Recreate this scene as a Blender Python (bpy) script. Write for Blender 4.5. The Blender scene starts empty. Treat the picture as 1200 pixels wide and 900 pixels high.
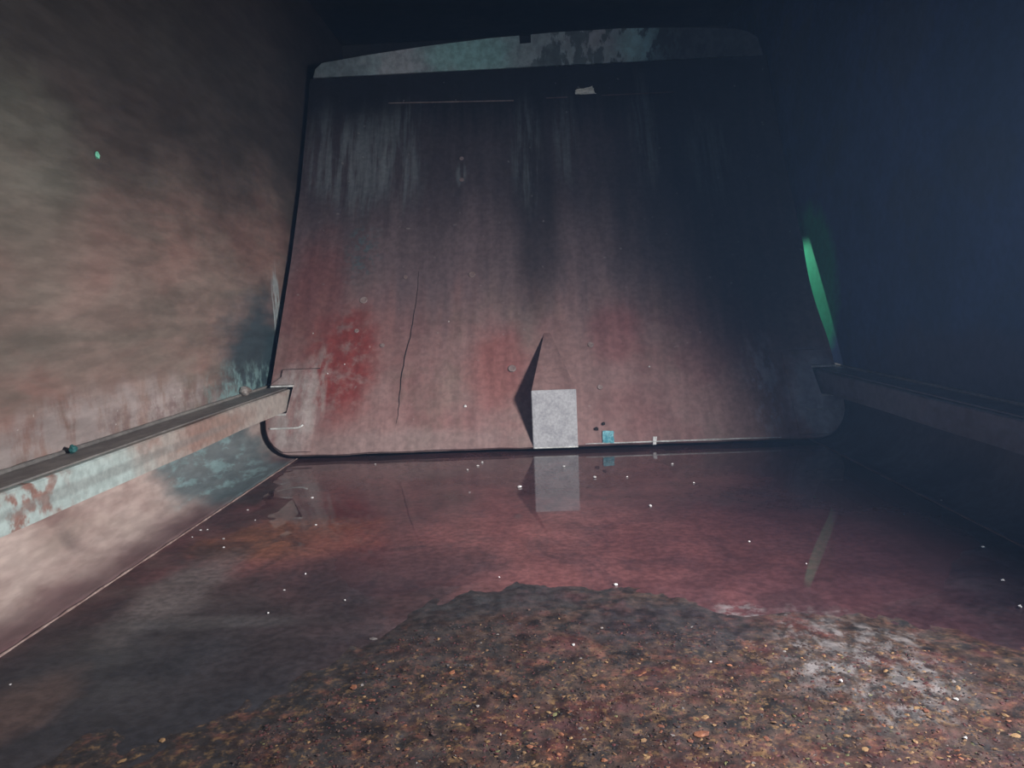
import bpy, bmesh, math, random
from mathutils import Vector, Matrix, noise as mnoise

random.seed(7)
S = bpy.context.scene
COL = S.collection

# ------------------------------------------------------------------ camera
F_PX = 900.0
YAW, PITCH, ROLL = math.radians(2.0), math.radians(6.15), math.radians(2.35)
CAM = Vector((-0.042, 0.0, 0.55))
cd = bpy.data.cameras.new('camera')
cd.sensor_width = 36.0
cd.lens = 36.0 * F_PX / 1200.0
cd.clip_start = 0.02
cam = bpy.data.objects.new('camera', cd)
COL.objects.link(cam)
CAMROT = (Matrix.Rotation(YAW, 3, 'Z') @ Matrix.Rotation(math.pi / 2 - PITCH, 3, 'X')
          @ Matrix.Rotation(-ROLL, 3, 'Z'))
cam.matrix_world = Matrix.Translation(CAM) @ CAMROT.to_4x4()
S.camera = cam

# ------------------------------------------------------------------ world, lights, exposure
W = bpy.data.worlds.new('world')
S.world = W
W.use_nodes = True
bg = W.node_tree.nodes['Background']
bg.inputs['Color'].default_value = (0.50, 0.72, 1.0, 1)
bg.inputs['Strength'].default_value = 0.52

S.view_settings.view_transform = 'Standard'
S.view_settings.look = 'None'
S.view_settings.gamma = 1.0
S.view_settings.use_curve_mapping = False
S.view_settings.exposure = 0.12


def aim(o, target):
    d = Vector(target) - o.location
    o.rotation_euler = d.to_track_quat('-Z', 'Y').to_euler()


# lamp for the light from the right, outside an added, unseen hatch
ADDED_HATCH = dict(y0=0.52, y1=1.22, z0=0.64, z1=0.93, ym=0.90, zm=0.95, z2=1.14)   # added hatch, its edges shaped to cut the light; the upper one rises
ld = bpy.data.lights.new('hatch_lamp', 'AREA')
ld.shape = 'RECTANGLE'
ld.size, ld.size_y = 0.50, 0.40
ld.energy = 150
ld.color = (0.97, 0.98, 1.0)
lo = bpy.data.objects.new('hatch_lamp', ld)
COL.objects.link(lo)
lo.location = (1.40, 0.62, 1.00)
aim(lo, (-0.60, 1.95, 0.45))

# unseen spot lamp added behind the ejector to brighten the green strip
sd = bpy.data.lights.new('green_strip_spot', 'SPOT')
sd.energy = 14
sd.spot_size = math.radians(32)
sd.spot_blend = 0.6
sd.shadow_soft_size = 0.02
so = bpy.data.objects.new('green_strip_spot', sd)
COL.objects.link(so)
so.location = (0.80, 3.62, 0.95)
aim(so, (1.105, 3.22, 0.56))


# ------------------------------------------------------------------ pixels to points
def ray(x, y):
    return CAMROT @ Vector(((x - 600.0), -(y - 450.0), -F_PX))


def hit(x, y, ax, val):
    d = ray(x, y)
    t = (val - CAM[ax]) / d[ax]
    return CAM + d * t


HALF = 1.105                      # half width of the body
PW = 1.075                        # half width of the ejector plate
PROF = [(0.0, 2.735), (0.022, 2.745), (0.10, 2.80), (0.30, 2.945), (0.54, 3.12), (0.77, 3.285), (1.10, 3.49),
        (1.45, 3.67), (1.70, 3.785), (2.2, 4.02)]


def prof(z):
    if z <= PROF[0][0]:
        return PROF[0][1]
    for (a, ya), (b, yb) in zip(PROF, PROF[1:]):
        if z <= b:
            return ya + (yb - ya) * (z - a) / (b - a)
    return PROF[-1][1]


def onplate(x, y, off=0.0):
    d = ray(x, y)
    lo_, hi_ = 2.0 / d.y, 4.3 / d.y
    for _ in range(40):
        m = (lo_ + hi_) / 2
        p = CAM + d * m
        if p.y > prof(p.z):
            hi_ = m
        else:
            lo_ = m
    p = CAM + d * lo_
    n = pnorm(p.z)
    return p + n * off


def pnorm(z):
    dy = (prof(z + 0.03) - prof(z - 0.03)) / 0.06
    n = Vector((0, -1, dy))
    return n.normalized()


def onfloor(x, y):
    return hit(x, y, 2, 0.0)


def onleft(x, y):
    return hit(x, y, 0, -HALF)


def onright(x, y):
    return hit(x, y, 0, HALF)


# ------------------------------------------------------------------ object helpers
def obj(name, bm, mats, parent=None, smooth=False):
    me = bpy.data.meshes.new(name)
    bmesh.ops.recalc_face_normals(bm, faces=bm.faces)
    bm.to_mesh(me)
    bm.free()
    if not isinstance(mats, (list, tuple)):
        mats = [mats]
    for m in mats:
        me.materials.append(m)
    if smooth:
        for p in me.polygons:
            p.use_smooth = True
    o = bpy.data.objects.new(name, me)
    COL.objects.link(o)
    if parent:
        o.parent = parent
        o.matrix_parent_inverse = Matrix.Translation(-parent.location)
    return o


def tag(o, label=None, cat=None, group=None, kind=None):
    if label:
        o['label'] = label
    if cat:
        o['category'] = cat
    if group:
        o['group'] = group
    if kind:
        o['kind'] = kind
    return o


def empty(name, loc, label, cat, group=None):
    e = bpy.data.objects.new(name, None)
    COL.objects.link(e)
    e.location = loc
    e.empty_display_size = 0.1
    return tag(e, label, cat, group)


def bm_box(bm, x0, x1, y0, y1, z0, z1):
    v = [bm.verts.new((x, y, z)) for x in (x0, x1) for y in (y0, y1) for z in (z0, z1)]
    for f in ((0, 1, 3, 2), (4, 6, 7, 5), (0, 4, 5, 1), (2, 3, 7, 6), (0, 2, 6, 4), (1, 5, 7, 3)):
        bm.faces.new([v[i] for i in f])


def bm_prism(bm, pts0, pts1):
    """closed solid between two matching loops"""
    a = [bm.verts.new(p) for p in pts0]
    b = [bm.verts.new(p) for p in pts1]
    n = len(a)
    bm.faces.new(a)
    bm.faces.new(b[::-1])
    for i in range(n):
        bm.faces.new((a[i], a[(i + 1) % n], b[(i + 1) % n], b[i]))


def bm_tube(bm, pts, rad, seg=6, up=Vector((0, 0, 1))):
    rings = []
    n = len(pts)
    for i, p in enumerate(pts):
        t = (pts[min(i + 1, n - 1)] - pts[max(i - 1, 0)]).normalized()
        s = t.cross(up)
        if s.length < 1e-4:
            s = t.cross(Vector((1, 0, 0)))
        s.normalize()
        u = s.cross(t)
        r = rad(i / (n - 1)) if callable(rad) else rad
        rings.append([bm.verts.new(p + s * (r * math.cos(k * 2 * math.pi / seg)) + u * (r * math.sin(k * 2 * math.pi / seg)))
                      for k in range(seg)])
    for a, b in zip(rings, rings[1:]):
        for k in range(seg):
            bm.faces.new((a[k], a[(k + 1) % seg], b[(k + 1) % seg], b[k]))
    bm.faces.new(rings[0])
    bm.faces.new(rings[-1][::-1])


def wob(p, s, seed=0.0):
    return mnoise.noise(Vector((p[0] * s + seed, p[1] * s + seed * 1.7, p[2] * s - seed)))


# ------------------------------------------------------------------ material helpers
def lin(c):
    if isinstance(c, str):
        c = c.lstrip('#')
        c = [int(c[i:i + 2], 16) / 255 for i in (0, 2, 4)]
    return tuple((v / 12.92 if v <= 0.04045 else ((v + 0.055) / 1.055) ** 2.4) for v in c)


class Mat:
    def __init__(self, name, rough=0.6, metallic=0.0, spec=0.4):
        self.m = bpy.data.materials.new(name)
        self.m.use_nodes = True
        self.t = self.m.node_tree
        self.b = self.t.nodes['Principled BSDF']
        self.b.inputs['Roughness'].default_value = rough
        self.b.inputs['Metallic'].default_value = metallic
        self.b.inputs['Specular IOR Level'].default_value = spec
        self.pos = self.t.nodes.new('ShaderNodeNewGeometry').outputs['Position']
        self.col = None

    def node(self, kind, **kw):
        n = self.t.nodes.new(kind)
        for k, v in kw.items():
            setattr(n, k, v)
        return n

    def link(self, a, b):
        self.t.links.new(a, b)

    def put(self, sock, v):
        if isinstance(v, bpy.types.NodeSocket):
            self.link(v, sock)
        else:
            sock.default_value = v

    def math(self, op, a, b=None, clamp=False):
        n = self.node('ShaderNodeMath', operation=op, use_clamp=clamp)
        self.put(n.inputs[0], a)
        if b is not None:
            self.put(n.inputs[1], b)
        return n.outputs[0]

    def vec(self, scale=(1, 1, 1), off=(0, 0, 0), src=None):
        n = self.node('ShaderNodeMapping')
        n.inputs['Scale'].default_value = scale
        n.inputs['Location'].default_value = off
        self.link(src or self.pos, n.inputs['Vector'])
        return n.outputs[0]

    def noise(self, scale=5, detail=4, rough=0.55, stretch=(1, 1, 1), off=(0, 0, 0), dist=0.0):
        n = self.node('ShaderNodeTexNoise')
        n.inputs['Scale'].default_value = scale
        n.inputs['Detail'].default_value = detail
        n.inputs['Roughness'].default_value = rough
        n.inputs['Distortion'].default_value = dist
        self.link(self.vec(stretch, off), n.inputs['Vector'])
        return n.outputs['Fac']

    def rng(self, v, a, b, c=0.0, d=1.0):
        n = self.node('ShaderNodeMapRange')
        n.clamp = True
        n.interpolation_type = 'SMOOTHSTEP'
        self.put(n.inputs[0], v)
        for i, q in enumerate((a, b, c, d)):
            n.inputs[i + 1].default_value = q
        return n.outputs[0]

    def blob(self, c, r, soft=0.6, nscale=6, namp=0.6, stretch=(1, 1, 1), detail=4):
        """1 inside an ellipsoid at c, 0 outside, ragged by noise"""
        q = self.vec(tuple(1 / k for k in r), tuple(-a / k for a, k in zip(c, r)))
        L = self.node('ShaderNodeVectorMath', operation='LENGTH')
        self.link(q, L.inputs[0])
        nz = self.noise(nscale, detail, 0.6, stretch, off=(c[0] * 3 + 1.3, c[1] * 2, c[2] * 5))
        d = self.math('ADD', L.outputs['Value'], self.math('MULTIPLY', self.math('SUBTRACT', nz, 0.5), namp * 2))
        return self.rng(d, 1 - soft / 2, 1 + soft / 2, 1.0, 0.0)

    def axis(self, i):
        n = self.node('ShaderNodeSeparateXYZ')
        self.link(self.pos, n.inputs[0])
        return n.outputs[i]

    def base(self, c):
        n = self.node('ShaderNodeRGB')
        n.outputs[0].default_value = (*lin(c), 1)
        self.col = n.outputs[0]
        return self

    def layer(self, c, mask, amt=1.0):
        n = self.node('ShaderNodeMix', data_type='RGBA')
        if amt != 1.0:
            mask = self.math('MULTIPLY', mask, amt)
        self.put(n.inputs[0], mask)
        self.link(self.col, n.inputs[6])
        n.inputs[7].default_value = (*lin(c), 1)
        self.col = n.outputs[2]
        return self

    def mottle(self, lo, hi, scale=4, a=0.35, b=0.65, detail=6, stretch=(1, 1, 1), off=(0, 0, 0)):
        """multiply the colour by a noise between lo and hi"""
        v = self.rng(self.noise(scale, detail, 0.6, stretch, off), a, b, lo, hi)
        n = self.node('ShaderNodeVectorMath', operation='SCALE')
        self.link(self.col, n.inputs[0])
        self.link(v, n.inputs['Scale'])
        self.col = n.outputs[0]
        return self

    def bump(self, h, strength=0.3, dist=0.01):
        n = self.node('ShaderNodeBump')
        n.inputs['Strength'].default_value = strength
        n.inputs['Distance'].default_value = dist
        self.link(h, n.inputs['Height'])
        self.link(n.outputs[0], self.b.inputs['Normal'])
        return self

    def rough(self, v):
        self.put(self.b.inputs['Roughness'], v)
        return self

    def done(self):
        if self.col is not None:
            self.link(self.col, self.b.inputs['Base Color'])
        return self.m


def C3(p):
    return (p[0], p[1], p[2])


# ------------------------------------------------------------------ materials
def floor_colour(M):
    M.base('#634041')
    M.layer('#462d2f', M.rng(M.noise(2.2, 5, 0.6, (1, 1.3, 1)), 0.4, 0.6))
    M.layer('#4a3a3e', M.rng(M.noise(4.5, 6, 0.65, (1, 0.7, 1), off=(3, 1, 0)), 0.5, 0.68), 0.75)
    # orange rust bloom left of the puddle
    M.layer('#95603f', M.blob(onfloor(345, 632), (0.20, 0.16, 0.3), 0.9, 9, 0.6), 0.55)
    M.layer('#83524f', M.blob(onfloor(620, 645), (0.55, 0.28, 0.3), 1.0, 5, 0.4), 0.7)
    # dark sludge sweeping over the left front
    M.layer('#373334', M.blob(onfloor(250, 780), (0.42, 0.36, 0.3), 1.0, 5, 0.5), 0.85)
    M.layer('#332d30', M.rng(M.noise(7, 6, 0.65, (1, 0.6, 1), off=(6, 3, 0), dist=0.8), 0.46, 0.66), 0.6)
    M.layer('#2c2b30', M.blob(onfloor(450, 670), (0.22, 0.14, 0.3), 0.9, 7, 0.5), 0.65)
    M.layer('#303034', M.blob(onfloor(60, 860), (0.30, 0.30, 0.3), 0.8, 6, 0.4), 0.8)
    M.layer('#7a706d', M.blob(onfloor(215, 690), (0.07, 0.20, 0.3), 1.0, 10, 0.7), 0.6)
    M.layer('#6d6b6a', M.blob(onfloor(240, 730), (0.16, 0.03, 0.3), 1.0, 12, 0.7), 0.25)
    M.layer('#5f4a44', M.blob(onfloor(20, 830), (0.06, 0.10, 0.3), 1.0, 12, 0.7), 0.7)
    # shade along the right side, painted into the floor colour
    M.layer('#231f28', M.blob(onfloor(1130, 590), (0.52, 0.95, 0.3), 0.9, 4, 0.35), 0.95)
    M.layer('#3a2226', M.blob(onfloor(900, 640), (0.40, 0.35, 0.3), 1.0, 6, 0.5), 0.6)
    # scoured pale patch
    pale = M.blob(onfloor(1010, 780), (0.11, 0.17, 0.3), 0.7, 16, 0.75)
    M.layer('#756e6d', M.math('MULTIPLY', pale, M.rng(M.noise(42, 6, 0.75, (1, 0.6, 1)), 0.44, 0.60)), 0.85)
    M.layer('#767070', M.math('MULTIPLY', M.blob(onfloor(865, 722), (0.045, 0.05, 0.3), 0.8, 22, 0.8),
                              M.rng(M.noise(40, 5, 0.7, off=(2, 0, 0)), 0.45, 0.58)), 0.8)
    # fine grit
    M.mottle(0.72, 1.18, 60, 0.35, 0.65, 5)
    M.mottle(0.80, 1.12, 9, 0.35, 0.65, 5)


def mat_floor():
    M = Mat('wet_rusty_steel_floor', 0.45)
    floor_colour(M)
    M.rough(M.rng(M.noise(7, 5), 0.35, 0.65, 0.30, 0.6))
    M.bump(M.noise(45, 6, 0.7), 0.25, 0.004)
    return M.done()


def mat_water():
    M = Mat('murky_red_water', 0.5)
    floor_colour(M)
    M.layer('#4e3336', M.noise(1.5, 2), 0.35)
    M.b.inputs['Coat Weight'].default_value = 1.0
    M.b.inputs['Coat Roughness'].default_value = 0.02
    M.b.inputs['Coat IOR'].default_value = 1.33
    M.b.inputs['Specular IOR Level'].default_value = 0.1
    return M.done()


def mat_corner():
    M = Mat('worn_corner_steel', 0.5)
    M.base('#b3a098')
    M.layer('#7d625d', M.rng(M.noise(3, 5, 0.6, (1, 0.5, 1)), 0.42, 0.62))
    M.layer('#aa9a90', M.rng(M.noise(5, 5, 0.6, (1, 0.35, 1), off=(2, 2, 2)), 0.5, 0.66), 0.6)
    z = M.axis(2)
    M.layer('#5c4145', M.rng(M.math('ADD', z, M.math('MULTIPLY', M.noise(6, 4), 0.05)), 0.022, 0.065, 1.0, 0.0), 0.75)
    # bare teal paint swept by the plate's corner
    p = hit(262, 525, 0, -1.03)
    M.layer('#4c6266', M.blob((-1.06, p.y + 0.08, p.z), (0.22, 0.36, 0.3), 0.5, 14, 0.4, (1, 0.25, 1)), 0.8)
    M.layer('#86a3a3', M.math('MULTIPLY', M.blob((-1.06, p.y, p.z), (0.16, 0.30, 0.3), 0.6, 12, 0.5),
                              M.rng(M.noise(26, 5, 0.7, (1, 0.3, 1)), 0.5, 0.64)), 0.6)
    M.layer('#564a4a', M.blob(hit(60, 655, 2, 0.03), (0.06, 0.035, 0.1), 0.8, 16, 0.5), 0.5)
    M.mottle(0.86, 1.10, 45, 0.35, 0.65, 5, (1, 0.25, 1))
    M.rough(0.42)
    M.bump(M.noise(35, 5, 0.7, (1, 0.2, 1)), 0.08, 0.003)
    return M.done()


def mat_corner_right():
    M = Mat('shaded_corner_steel', 0.5)
    M.base('#4a4a55').layer('#33323f', M.rng(M.noise(3, 5), 0.4, 0.6))  # darker copy of the corner steel, with the right side's shade in its colour
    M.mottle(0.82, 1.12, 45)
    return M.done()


def mat_wall_left():
    M = Mat('smeared_rusty_wall_paint', 0.55)
    M.base('#8d766d')
    M.layer('#7b7067', M.rng(M.noise(1.8, 6, 0.6, (1, 0.6, 1.5), dist=0.6), 0.38, 0.66), 0.9)
    M.layer('#856159', M.rng(M.noise(2.6, 6, 0.62, (1, 0.5, 1.5), off=(4, 1, 2), dist=0.5), 0.42, 0.68), 0.7)
    M.layer('#6d655c', M.rng(M.noise(5.5, 6, 0.66, (1, 0.3, 1.5), off=(1, 7, 2), dist=0.8), 0.45, 0.68), 0.6)
    # light fading up the wall, painted as a ragged dark layer
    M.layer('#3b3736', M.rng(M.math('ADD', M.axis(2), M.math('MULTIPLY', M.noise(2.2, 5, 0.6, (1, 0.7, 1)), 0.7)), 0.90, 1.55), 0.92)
    # greenish patch high near the tailgate
    M.layer('#6f7266', M.blob(onleft(30, 210), (0.3, 0.20, 0.22), 1.0, 6, 0.5), 0.4)
    # pale water line of dried wash above the rail
    pl = M.blob(onleft(150, 520), (0.3, 0.72, 0.15), 0.5, 7, 0.5, (1, 1, 0.6))
    M.layer('#9d918d', M.math('MULTIPLY', pl, M.rng(M.noise(11, 6, 0.7, (1, 1, 0.5)), 0.36, 0.55)), 0.85)
    M.layer('#7a6461', M.math('MULTIPLY', M.blob(onleft(190, 500), (0.3, 0.35, 0.09), 0.6, 12, 0.6),
                              M.rng(M.noise(20, 5, 0.7), 0.45, 0.6)), 0.7)
    # bare teal paint next to the plate
    t = onleft(305, 425)
    teal = M.blob((t.x, t.y + 0.02, t.z - 0.02), (0.3, 0.36, 0.28), 0.9, 9, 0.5, (1, 0.4, 1.6))
    M.layer('#33474d', teal, 0.95)
    teal2 = M.blob((t.x, t.y - 0.05, t.z - 0.12), (0.3, 0.50, 0.12), 0.8, 10, 0.6)
    M.layer('#7b9a99', M.math('MULTIPLY', teal2, M.rng(M.noise(16, 5, 0.7), 0.42, 0.6)), 0.8)
    s = onleft(325, 365)
    M.layer('#a9b3b3', M.math('MULTIPLY', M.blob(s, (0.3, 0.05, 0.16), 0.5, 18, 0.6, (1, 1, 0.3)),
                              M.rng(M.noise(40, 4, 0.7, (1, 1, 0.2)), 0.42, 0.55)), 0.8)
    # sparkling crumbs of dried wash
    M.layer('#d8d5d0', M.math('MULTIPLY', pl, M.rng(M.noise(75, 2, 0.5), 0.74, 0.78)), 0.8)
    M.mottle(0.86, 1.10, 40, 0.35, 0.65, 5, (1, 0.25, 1))
    M.mottle(0.84, 1.12, 8, 0.35, 0.65, 5, (1, 0.3, 1.4))
    M.rough(0.5)
    M.bump(M.noise(28, 6, 0.7, (1, 0.3, 1)), 0.08, 0.003)
    return M.done()


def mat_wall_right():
    M = Mat('blue_light_wall_tone', 0.7, spec=0.12)
    M.base('#3b4f7d')  # blue of the cool light painted into the wall colour
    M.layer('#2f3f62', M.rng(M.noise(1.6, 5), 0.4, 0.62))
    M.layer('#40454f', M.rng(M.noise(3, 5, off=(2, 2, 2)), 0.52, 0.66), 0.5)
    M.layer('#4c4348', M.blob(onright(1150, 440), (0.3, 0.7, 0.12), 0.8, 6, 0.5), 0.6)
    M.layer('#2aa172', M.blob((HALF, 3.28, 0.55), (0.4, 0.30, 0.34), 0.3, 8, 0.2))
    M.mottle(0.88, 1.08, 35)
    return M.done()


def mat_dark():
    M = Mat('dark_ceiling_paint', 0.7)
    M.base('#3a3634').layer('#2a2a2e', M.rng(M.noise(2, 5), 0.4, 0.6))  # dark tone, lightly varied
    M.mottle(0.85, 1.1, 20)
    return M.done()


def mat_plate():
    M = Mat('scoured_ejector_steel', 0.5)
    M.base('#8d6f6b')
    M.layer('#865f5c', M.rng(M.noise(2.6, 5, 0.6), 0.42, 0.62), 0.8)
    M.layer('#7e6c63', M.rng(M.noise(2.4, 5, 0.6, (1, 1, 0.6), off=(5, 2, 1)), 0.5, 0.66), 0.7)
    z = M.axis(2)
    x = M.axis(0)
    st = M.noise(9, 5, 0.6, (1, 0.12, 0.12))
    st2 = M.noise(26, 5, 0.65, (1, 0.08, 0.08), off=(3, 0, 0))
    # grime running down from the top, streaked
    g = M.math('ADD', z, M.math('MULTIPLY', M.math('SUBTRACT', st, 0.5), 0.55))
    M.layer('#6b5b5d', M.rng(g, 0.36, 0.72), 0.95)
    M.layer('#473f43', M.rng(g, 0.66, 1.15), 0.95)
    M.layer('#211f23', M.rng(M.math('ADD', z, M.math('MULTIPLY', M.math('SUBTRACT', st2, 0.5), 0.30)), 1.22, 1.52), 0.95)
    # black centre run, then the right half's shade painted in dark
    c = onplate(625, 240)
    M.layer('#2b2729', M.blob(c, (0.10, 0.8, 0.50), 0.9, 6, 0.5, (1, 0.15, 0.15)), 0.7)
    c = onplate(850, 250)
    M.layer('#2b2930', M.blob(c, (0.46, 1.0, 0.62), 0.8, 5, 0.35, (1, 0.4, 0.4)), 0.75)
    # red primer showing
    M.layer('#7e2f2b', M.math('MULTIPLY', M.blob(onplate(402, 425), (0.13, 0.3, 0.22), 0.9, 9, 0.5),
                              M.rng(M.noise(16, 5, 0.7), 0.30, 0.55)), 0.85)
    M.layer('#73403d', M.blob(onplate(370, 350), (0.13, 0.4, 0.26), 1.0, 8, 0.5), 0.6)
    M.layer('#8f504b', M.blob(onplate(585, 430), (0.12, 0.3, 0.14), 1.0, 8, 0.5), 0.55)
    M.layer('#7c3b40', M.blob(onplate(720, 390), (0.10, 0.3, 0.12), 1.0, 8, 0.5), 0.4)
    # pale bluish wash streaks in the upper third
    for (px_, py_, rx, rz, a) in ((420, 195, 0.14, 0.22, 0.6), (470, 180, 0.12, 0.24, 0.55), (385, 180, 0.10, 0.2, 0.5),
                                  (540, 205, 0.02, 0.05, 0.9), (615, 180, 0.06, 0.25, 0.5), (663, 165, 0.05, 0.2, 0.45),
                                  (755, 150, 0.06, 0.25, 0.5), (830, 180, 0.10, 0.2, 0.35)):
        m = M.blob(onplate(px_, py_), (rx, 0.6, rz), 0.9, 8, 0.5, (1, 0.2, 0.2))
        M.layer('#787f82', M.math('MULTIPLY', m, M.rng(st2, 0.40, 0.62)), a)
    # pale scrape round the lower corners, then light painted onto the right shoe
    M.layer('#a89e9a', M.math('MULTIPLY', M.blob(onplate(345, 480), (0.09, 0.3, 0.16), 0.8, 10, 0.5, (1, 0.4, 0.4)),
                              M.rng(M.noise(14, 5, 0.7, (1, 0.3, 0.3)), 0.34, 0.56)), 0.8)
    M.layer('#9a8f8a', M.math('MULTIPLY', M.blob(onplate(372, 460), (0.03, 0.3, 0.16), 0.7, 16, 0.7, (1, 0.4, 0.4)),
                              M.rng(M.noise(18, 5, 0.7, (1, 0.3, 0.3)), 0.40, 0.56)), 0.7)
    M.layer('#a39b9f', M.math('MULTIPLY', M.blob(onplate(895, 450), (0.07, 0.3, 0.17), 0.8, 12, 0.6, (1, 0.4, 0.4)),
                              M.rng(M.noise(18, 5, 0.7, (1, 0.4, 0.4)), 0.42, 0.6)), 0.7)
    M.layer('#a3a3ab', M.blob(onplate(960, 462), (0.10, 0.3, 0.16), 0.7, 9, 0.4), 0.85)
    M.layer('#4f6468', M.math('MULTIPLY', M.blob(onplate(425, 295), (0.07, 0.3, 0.12), 0.9, 16, 0.7),
                              M.rng(M.noise(30, 4, 0.7), 0.48, 0.6)), 0.6)
    M.layer('#8b7b77', M.blob(onplate(480, 520), (0.5, 0.3, 0.045), 1.0, 12, 0.6), 0.45)
    # faint spots and fine grain
    M.layer('#a39a96', M.rng(M.noise(38, 1, 0.5), 0.76, 0.79), 0.35)
    M.mottle(0.88, 1.10, 22, 0.35, 0.65, 5, (1, 0.1, 0.1))
    M.mottle(0.86, 1.12, 45, 0.35, 0.65, 4)
    M.rough(M.rng(M.noise(8, 4), 0.35, 0.65, 0.40, 0.58))
    M.bump(M.noise(24, 6, 0.7, (1, 0.4, 0.4)), 0.15, 0.003)
    return M.done()


def mat_lip():
    M = Mat('chipped_teal_lip_paint', 0.45)
    M.base('#90a0a4')
    M.layer('#a3a8ac', M.rng(M.noise(5, 5), 0.45, 0.6))
    M.layer('#8fc4c0', M.blob(onplate(555, 66), (0.20, 0.5, 0.1), 0.9, 9, 0.6), 0.8)
    M.layer('#9ed2d0', M.blob(onplate(760, 55), (0.14, 0.5, 0.1), 0.9, 9, 0.6), 0.8)
    M.layer('#2e4246', M.math('MULTIPLY', M.blob(onplate(725, 62), (0.42, 0.5, 0.12), 0.4, 6, 0.3),
                              M.rng(M.noise(19, 5, 0.6, (1, 0.5, 0.5)), 0.50, 0.56)), 0.9)
    M.layer('#33373c', M.rng(M.math('ADD', M.axis(0), M.math('MULTIPLY', M.noise(7, 4), 0.2)), 0.58, 0.72), 0.9)
    M.layer('#3a4146', M.rng(M.math('ADD', M.axis(0), M.math('MULTIPLY', M.noise(9, 4), 0.3)), -0.78, -0.55, 1.0, 0.0), 0.55)
    M.mottle(0.75, 1.15, 30)
    return M.done()


def mat_simple(name, c1, c2, scale=8, rough=0.5, stretch=(1, 1, 1), spec=0.4, a=0.4, b=0.6):
    M = Mat(name, rough, spec=spec)
    M.base(c1).layer(c2, M.rng(M.noise(scale, 5, 0.65, stretch), a, b))
    M.mottle(0.85, 1.1, scale * 5)
    return M.done()


def mat_rail():
    M = Mat('worn_rail_steel', 0.42)
    M.base('#a49a92')
    M.layer('#8f7167', M.rng(M.noise(7, 5, 0.6, (1, 0.5, 1)), 0.48, 0.64), 0.8)
    M.layer('#aab8b4', M.blob(hit(70, 585, 0, -1.0), (0.3, 0.32, 0.08), 0.8, 9, 0.7), 0.9)
    M.layer('#8a5f53', M.math('MULTIPLY', M.blob(hit(10, 600, 0, -1.0), (0.3, 0.18, 0.06), 0.7, 20, 0.8),
                              M.rng(M.noise(22, 4), 0.45, 0.58)), 0.9)
    M.layer('#8d6e62', M.blob(hit(262, 500, 0, -1.0), (0.3, 0.22, 0.04), 0.8, 9, 0.7), 0.7)
    M.layer('#7d7c78', M.blob(hit(160, 542, 0, -1.0), (0.3, 0.6, 0.012), 0.8, 9, 0.5), 0.5)
    M.mottle(0.82, 1.1, 40)
    M.rough(0.4)
    return M.done()


def mat_debris():
    M = Mat('wet_leaf_mush', 0.4, spec=0.5)
    M.base('#48352d')
    M.layer('#1f191a', M.rng(M.noise(34, 7, 0.75), 0.42, 0.6))
    M.layer('#4f2c2b', M.rng(M.noise(9, 5, 0.65, off=(1, 4, 0)), 0.48, 0.64), 0.8)
    M.layer('#2d2c2f', M.blob(onfloor(540, 700), (0.26, 0.10, 0.3), 0.9, 12, 0.9), 0.7)
    M.layer('#2e2b2b', M.blob(onfloor(250, 780), (0.42, 0.36, 0.3), 0.9, 5, 0.5), 0.8)
    M.layer('#2a2428', M.blob(onfloor(790, 735), (0.14, 0.10, 0.3), 0.8, 9, 0.6), 0.8)
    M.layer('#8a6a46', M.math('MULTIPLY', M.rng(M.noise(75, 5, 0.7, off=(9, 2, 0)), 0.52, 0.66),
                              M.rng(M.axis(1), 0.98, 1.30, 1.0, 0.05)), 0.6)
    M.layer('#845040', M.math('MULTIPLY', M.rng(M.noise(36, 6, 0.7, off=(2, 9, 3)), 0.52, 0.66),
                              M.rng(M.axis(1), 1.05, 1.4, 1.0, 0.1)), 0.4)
    pale = M.blob(onfloor(1010, 780), (0.11, 0.17, 0.3), 0.7, 16, 0.75)
    M.layer('#756e6d', M.math('MULTIPLY', pale, M.rng(M.noise(42, 6, 0.75, (1, 0.6, 1)), 0.44, 0.60)), 0.85)
    M.mottle(0.45, 1.12, 55, 0.35, 0.65, 6)
    M.rough(M.rng(M.noise(20, 4), 0.4, 0.6, 0.5, 0.75))
    M.bump(M.noise(90, 5, 0.7), 0.4, 0.004)
    return M.done()


MF, MW, MC, MCR = mat_floor(), mat_water(), mat_corner(), mat_corner_right()
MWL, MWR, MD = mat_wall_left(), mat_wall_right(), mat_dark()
MP, ML, MR, MDB = mat_plate(), mat_lip(), mat_rail(), mat_debris()
M_rail_r = mat_simple('shaded_rail_steel', '#6a6d78', '#565058', 6, 0.45, (1, 0.4, 1))  # darker copy of the rail steel, shade put into the colour
M_railtop = mat_simple('grimy_rail_top', '#7d7873', '#67625f', 10, 0.6, (1, 0.3, 1))
M_weld = mat_simple('pale_weld_bead', '#a08a82', '#7d6660', 30, 0.45)
M_bright = mat_simple('bare_bright_edge', '#d9d8d4', '#b4b2ae', 30, 0.3)
M_guard = mat_simple('galvanised_guard_steel', '#aaa8aa', '#9a989b', 26, 0.45)
M_hood = mat_simple('brown_hood_steel', '#6b5252', '#5a4446', 9, 0.5, (1, 0.3, 0.3))
M_shoe = mat_simple('scraped_shoe_steel', '#8a7d79', '#7b6964', 8, 0.5, (1, 0.4, 0.4))
M_shoe_r = mat_simple('scraped_shaded_shoe_steel', '#6c6b73', '#5c5b64', 8, 0.5, (1, 0.4, 0.4))  # darker copy of the shoe steel, coloured as if in shade
M_black = mat_simple('black_crack_shadow_dirt', '#1d1819', '#2a2223', 20, 0.8)
M_ring = mat_simple('plug_weld_steel', '#92807c', '#806c68', 40, 0.5)

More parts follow.
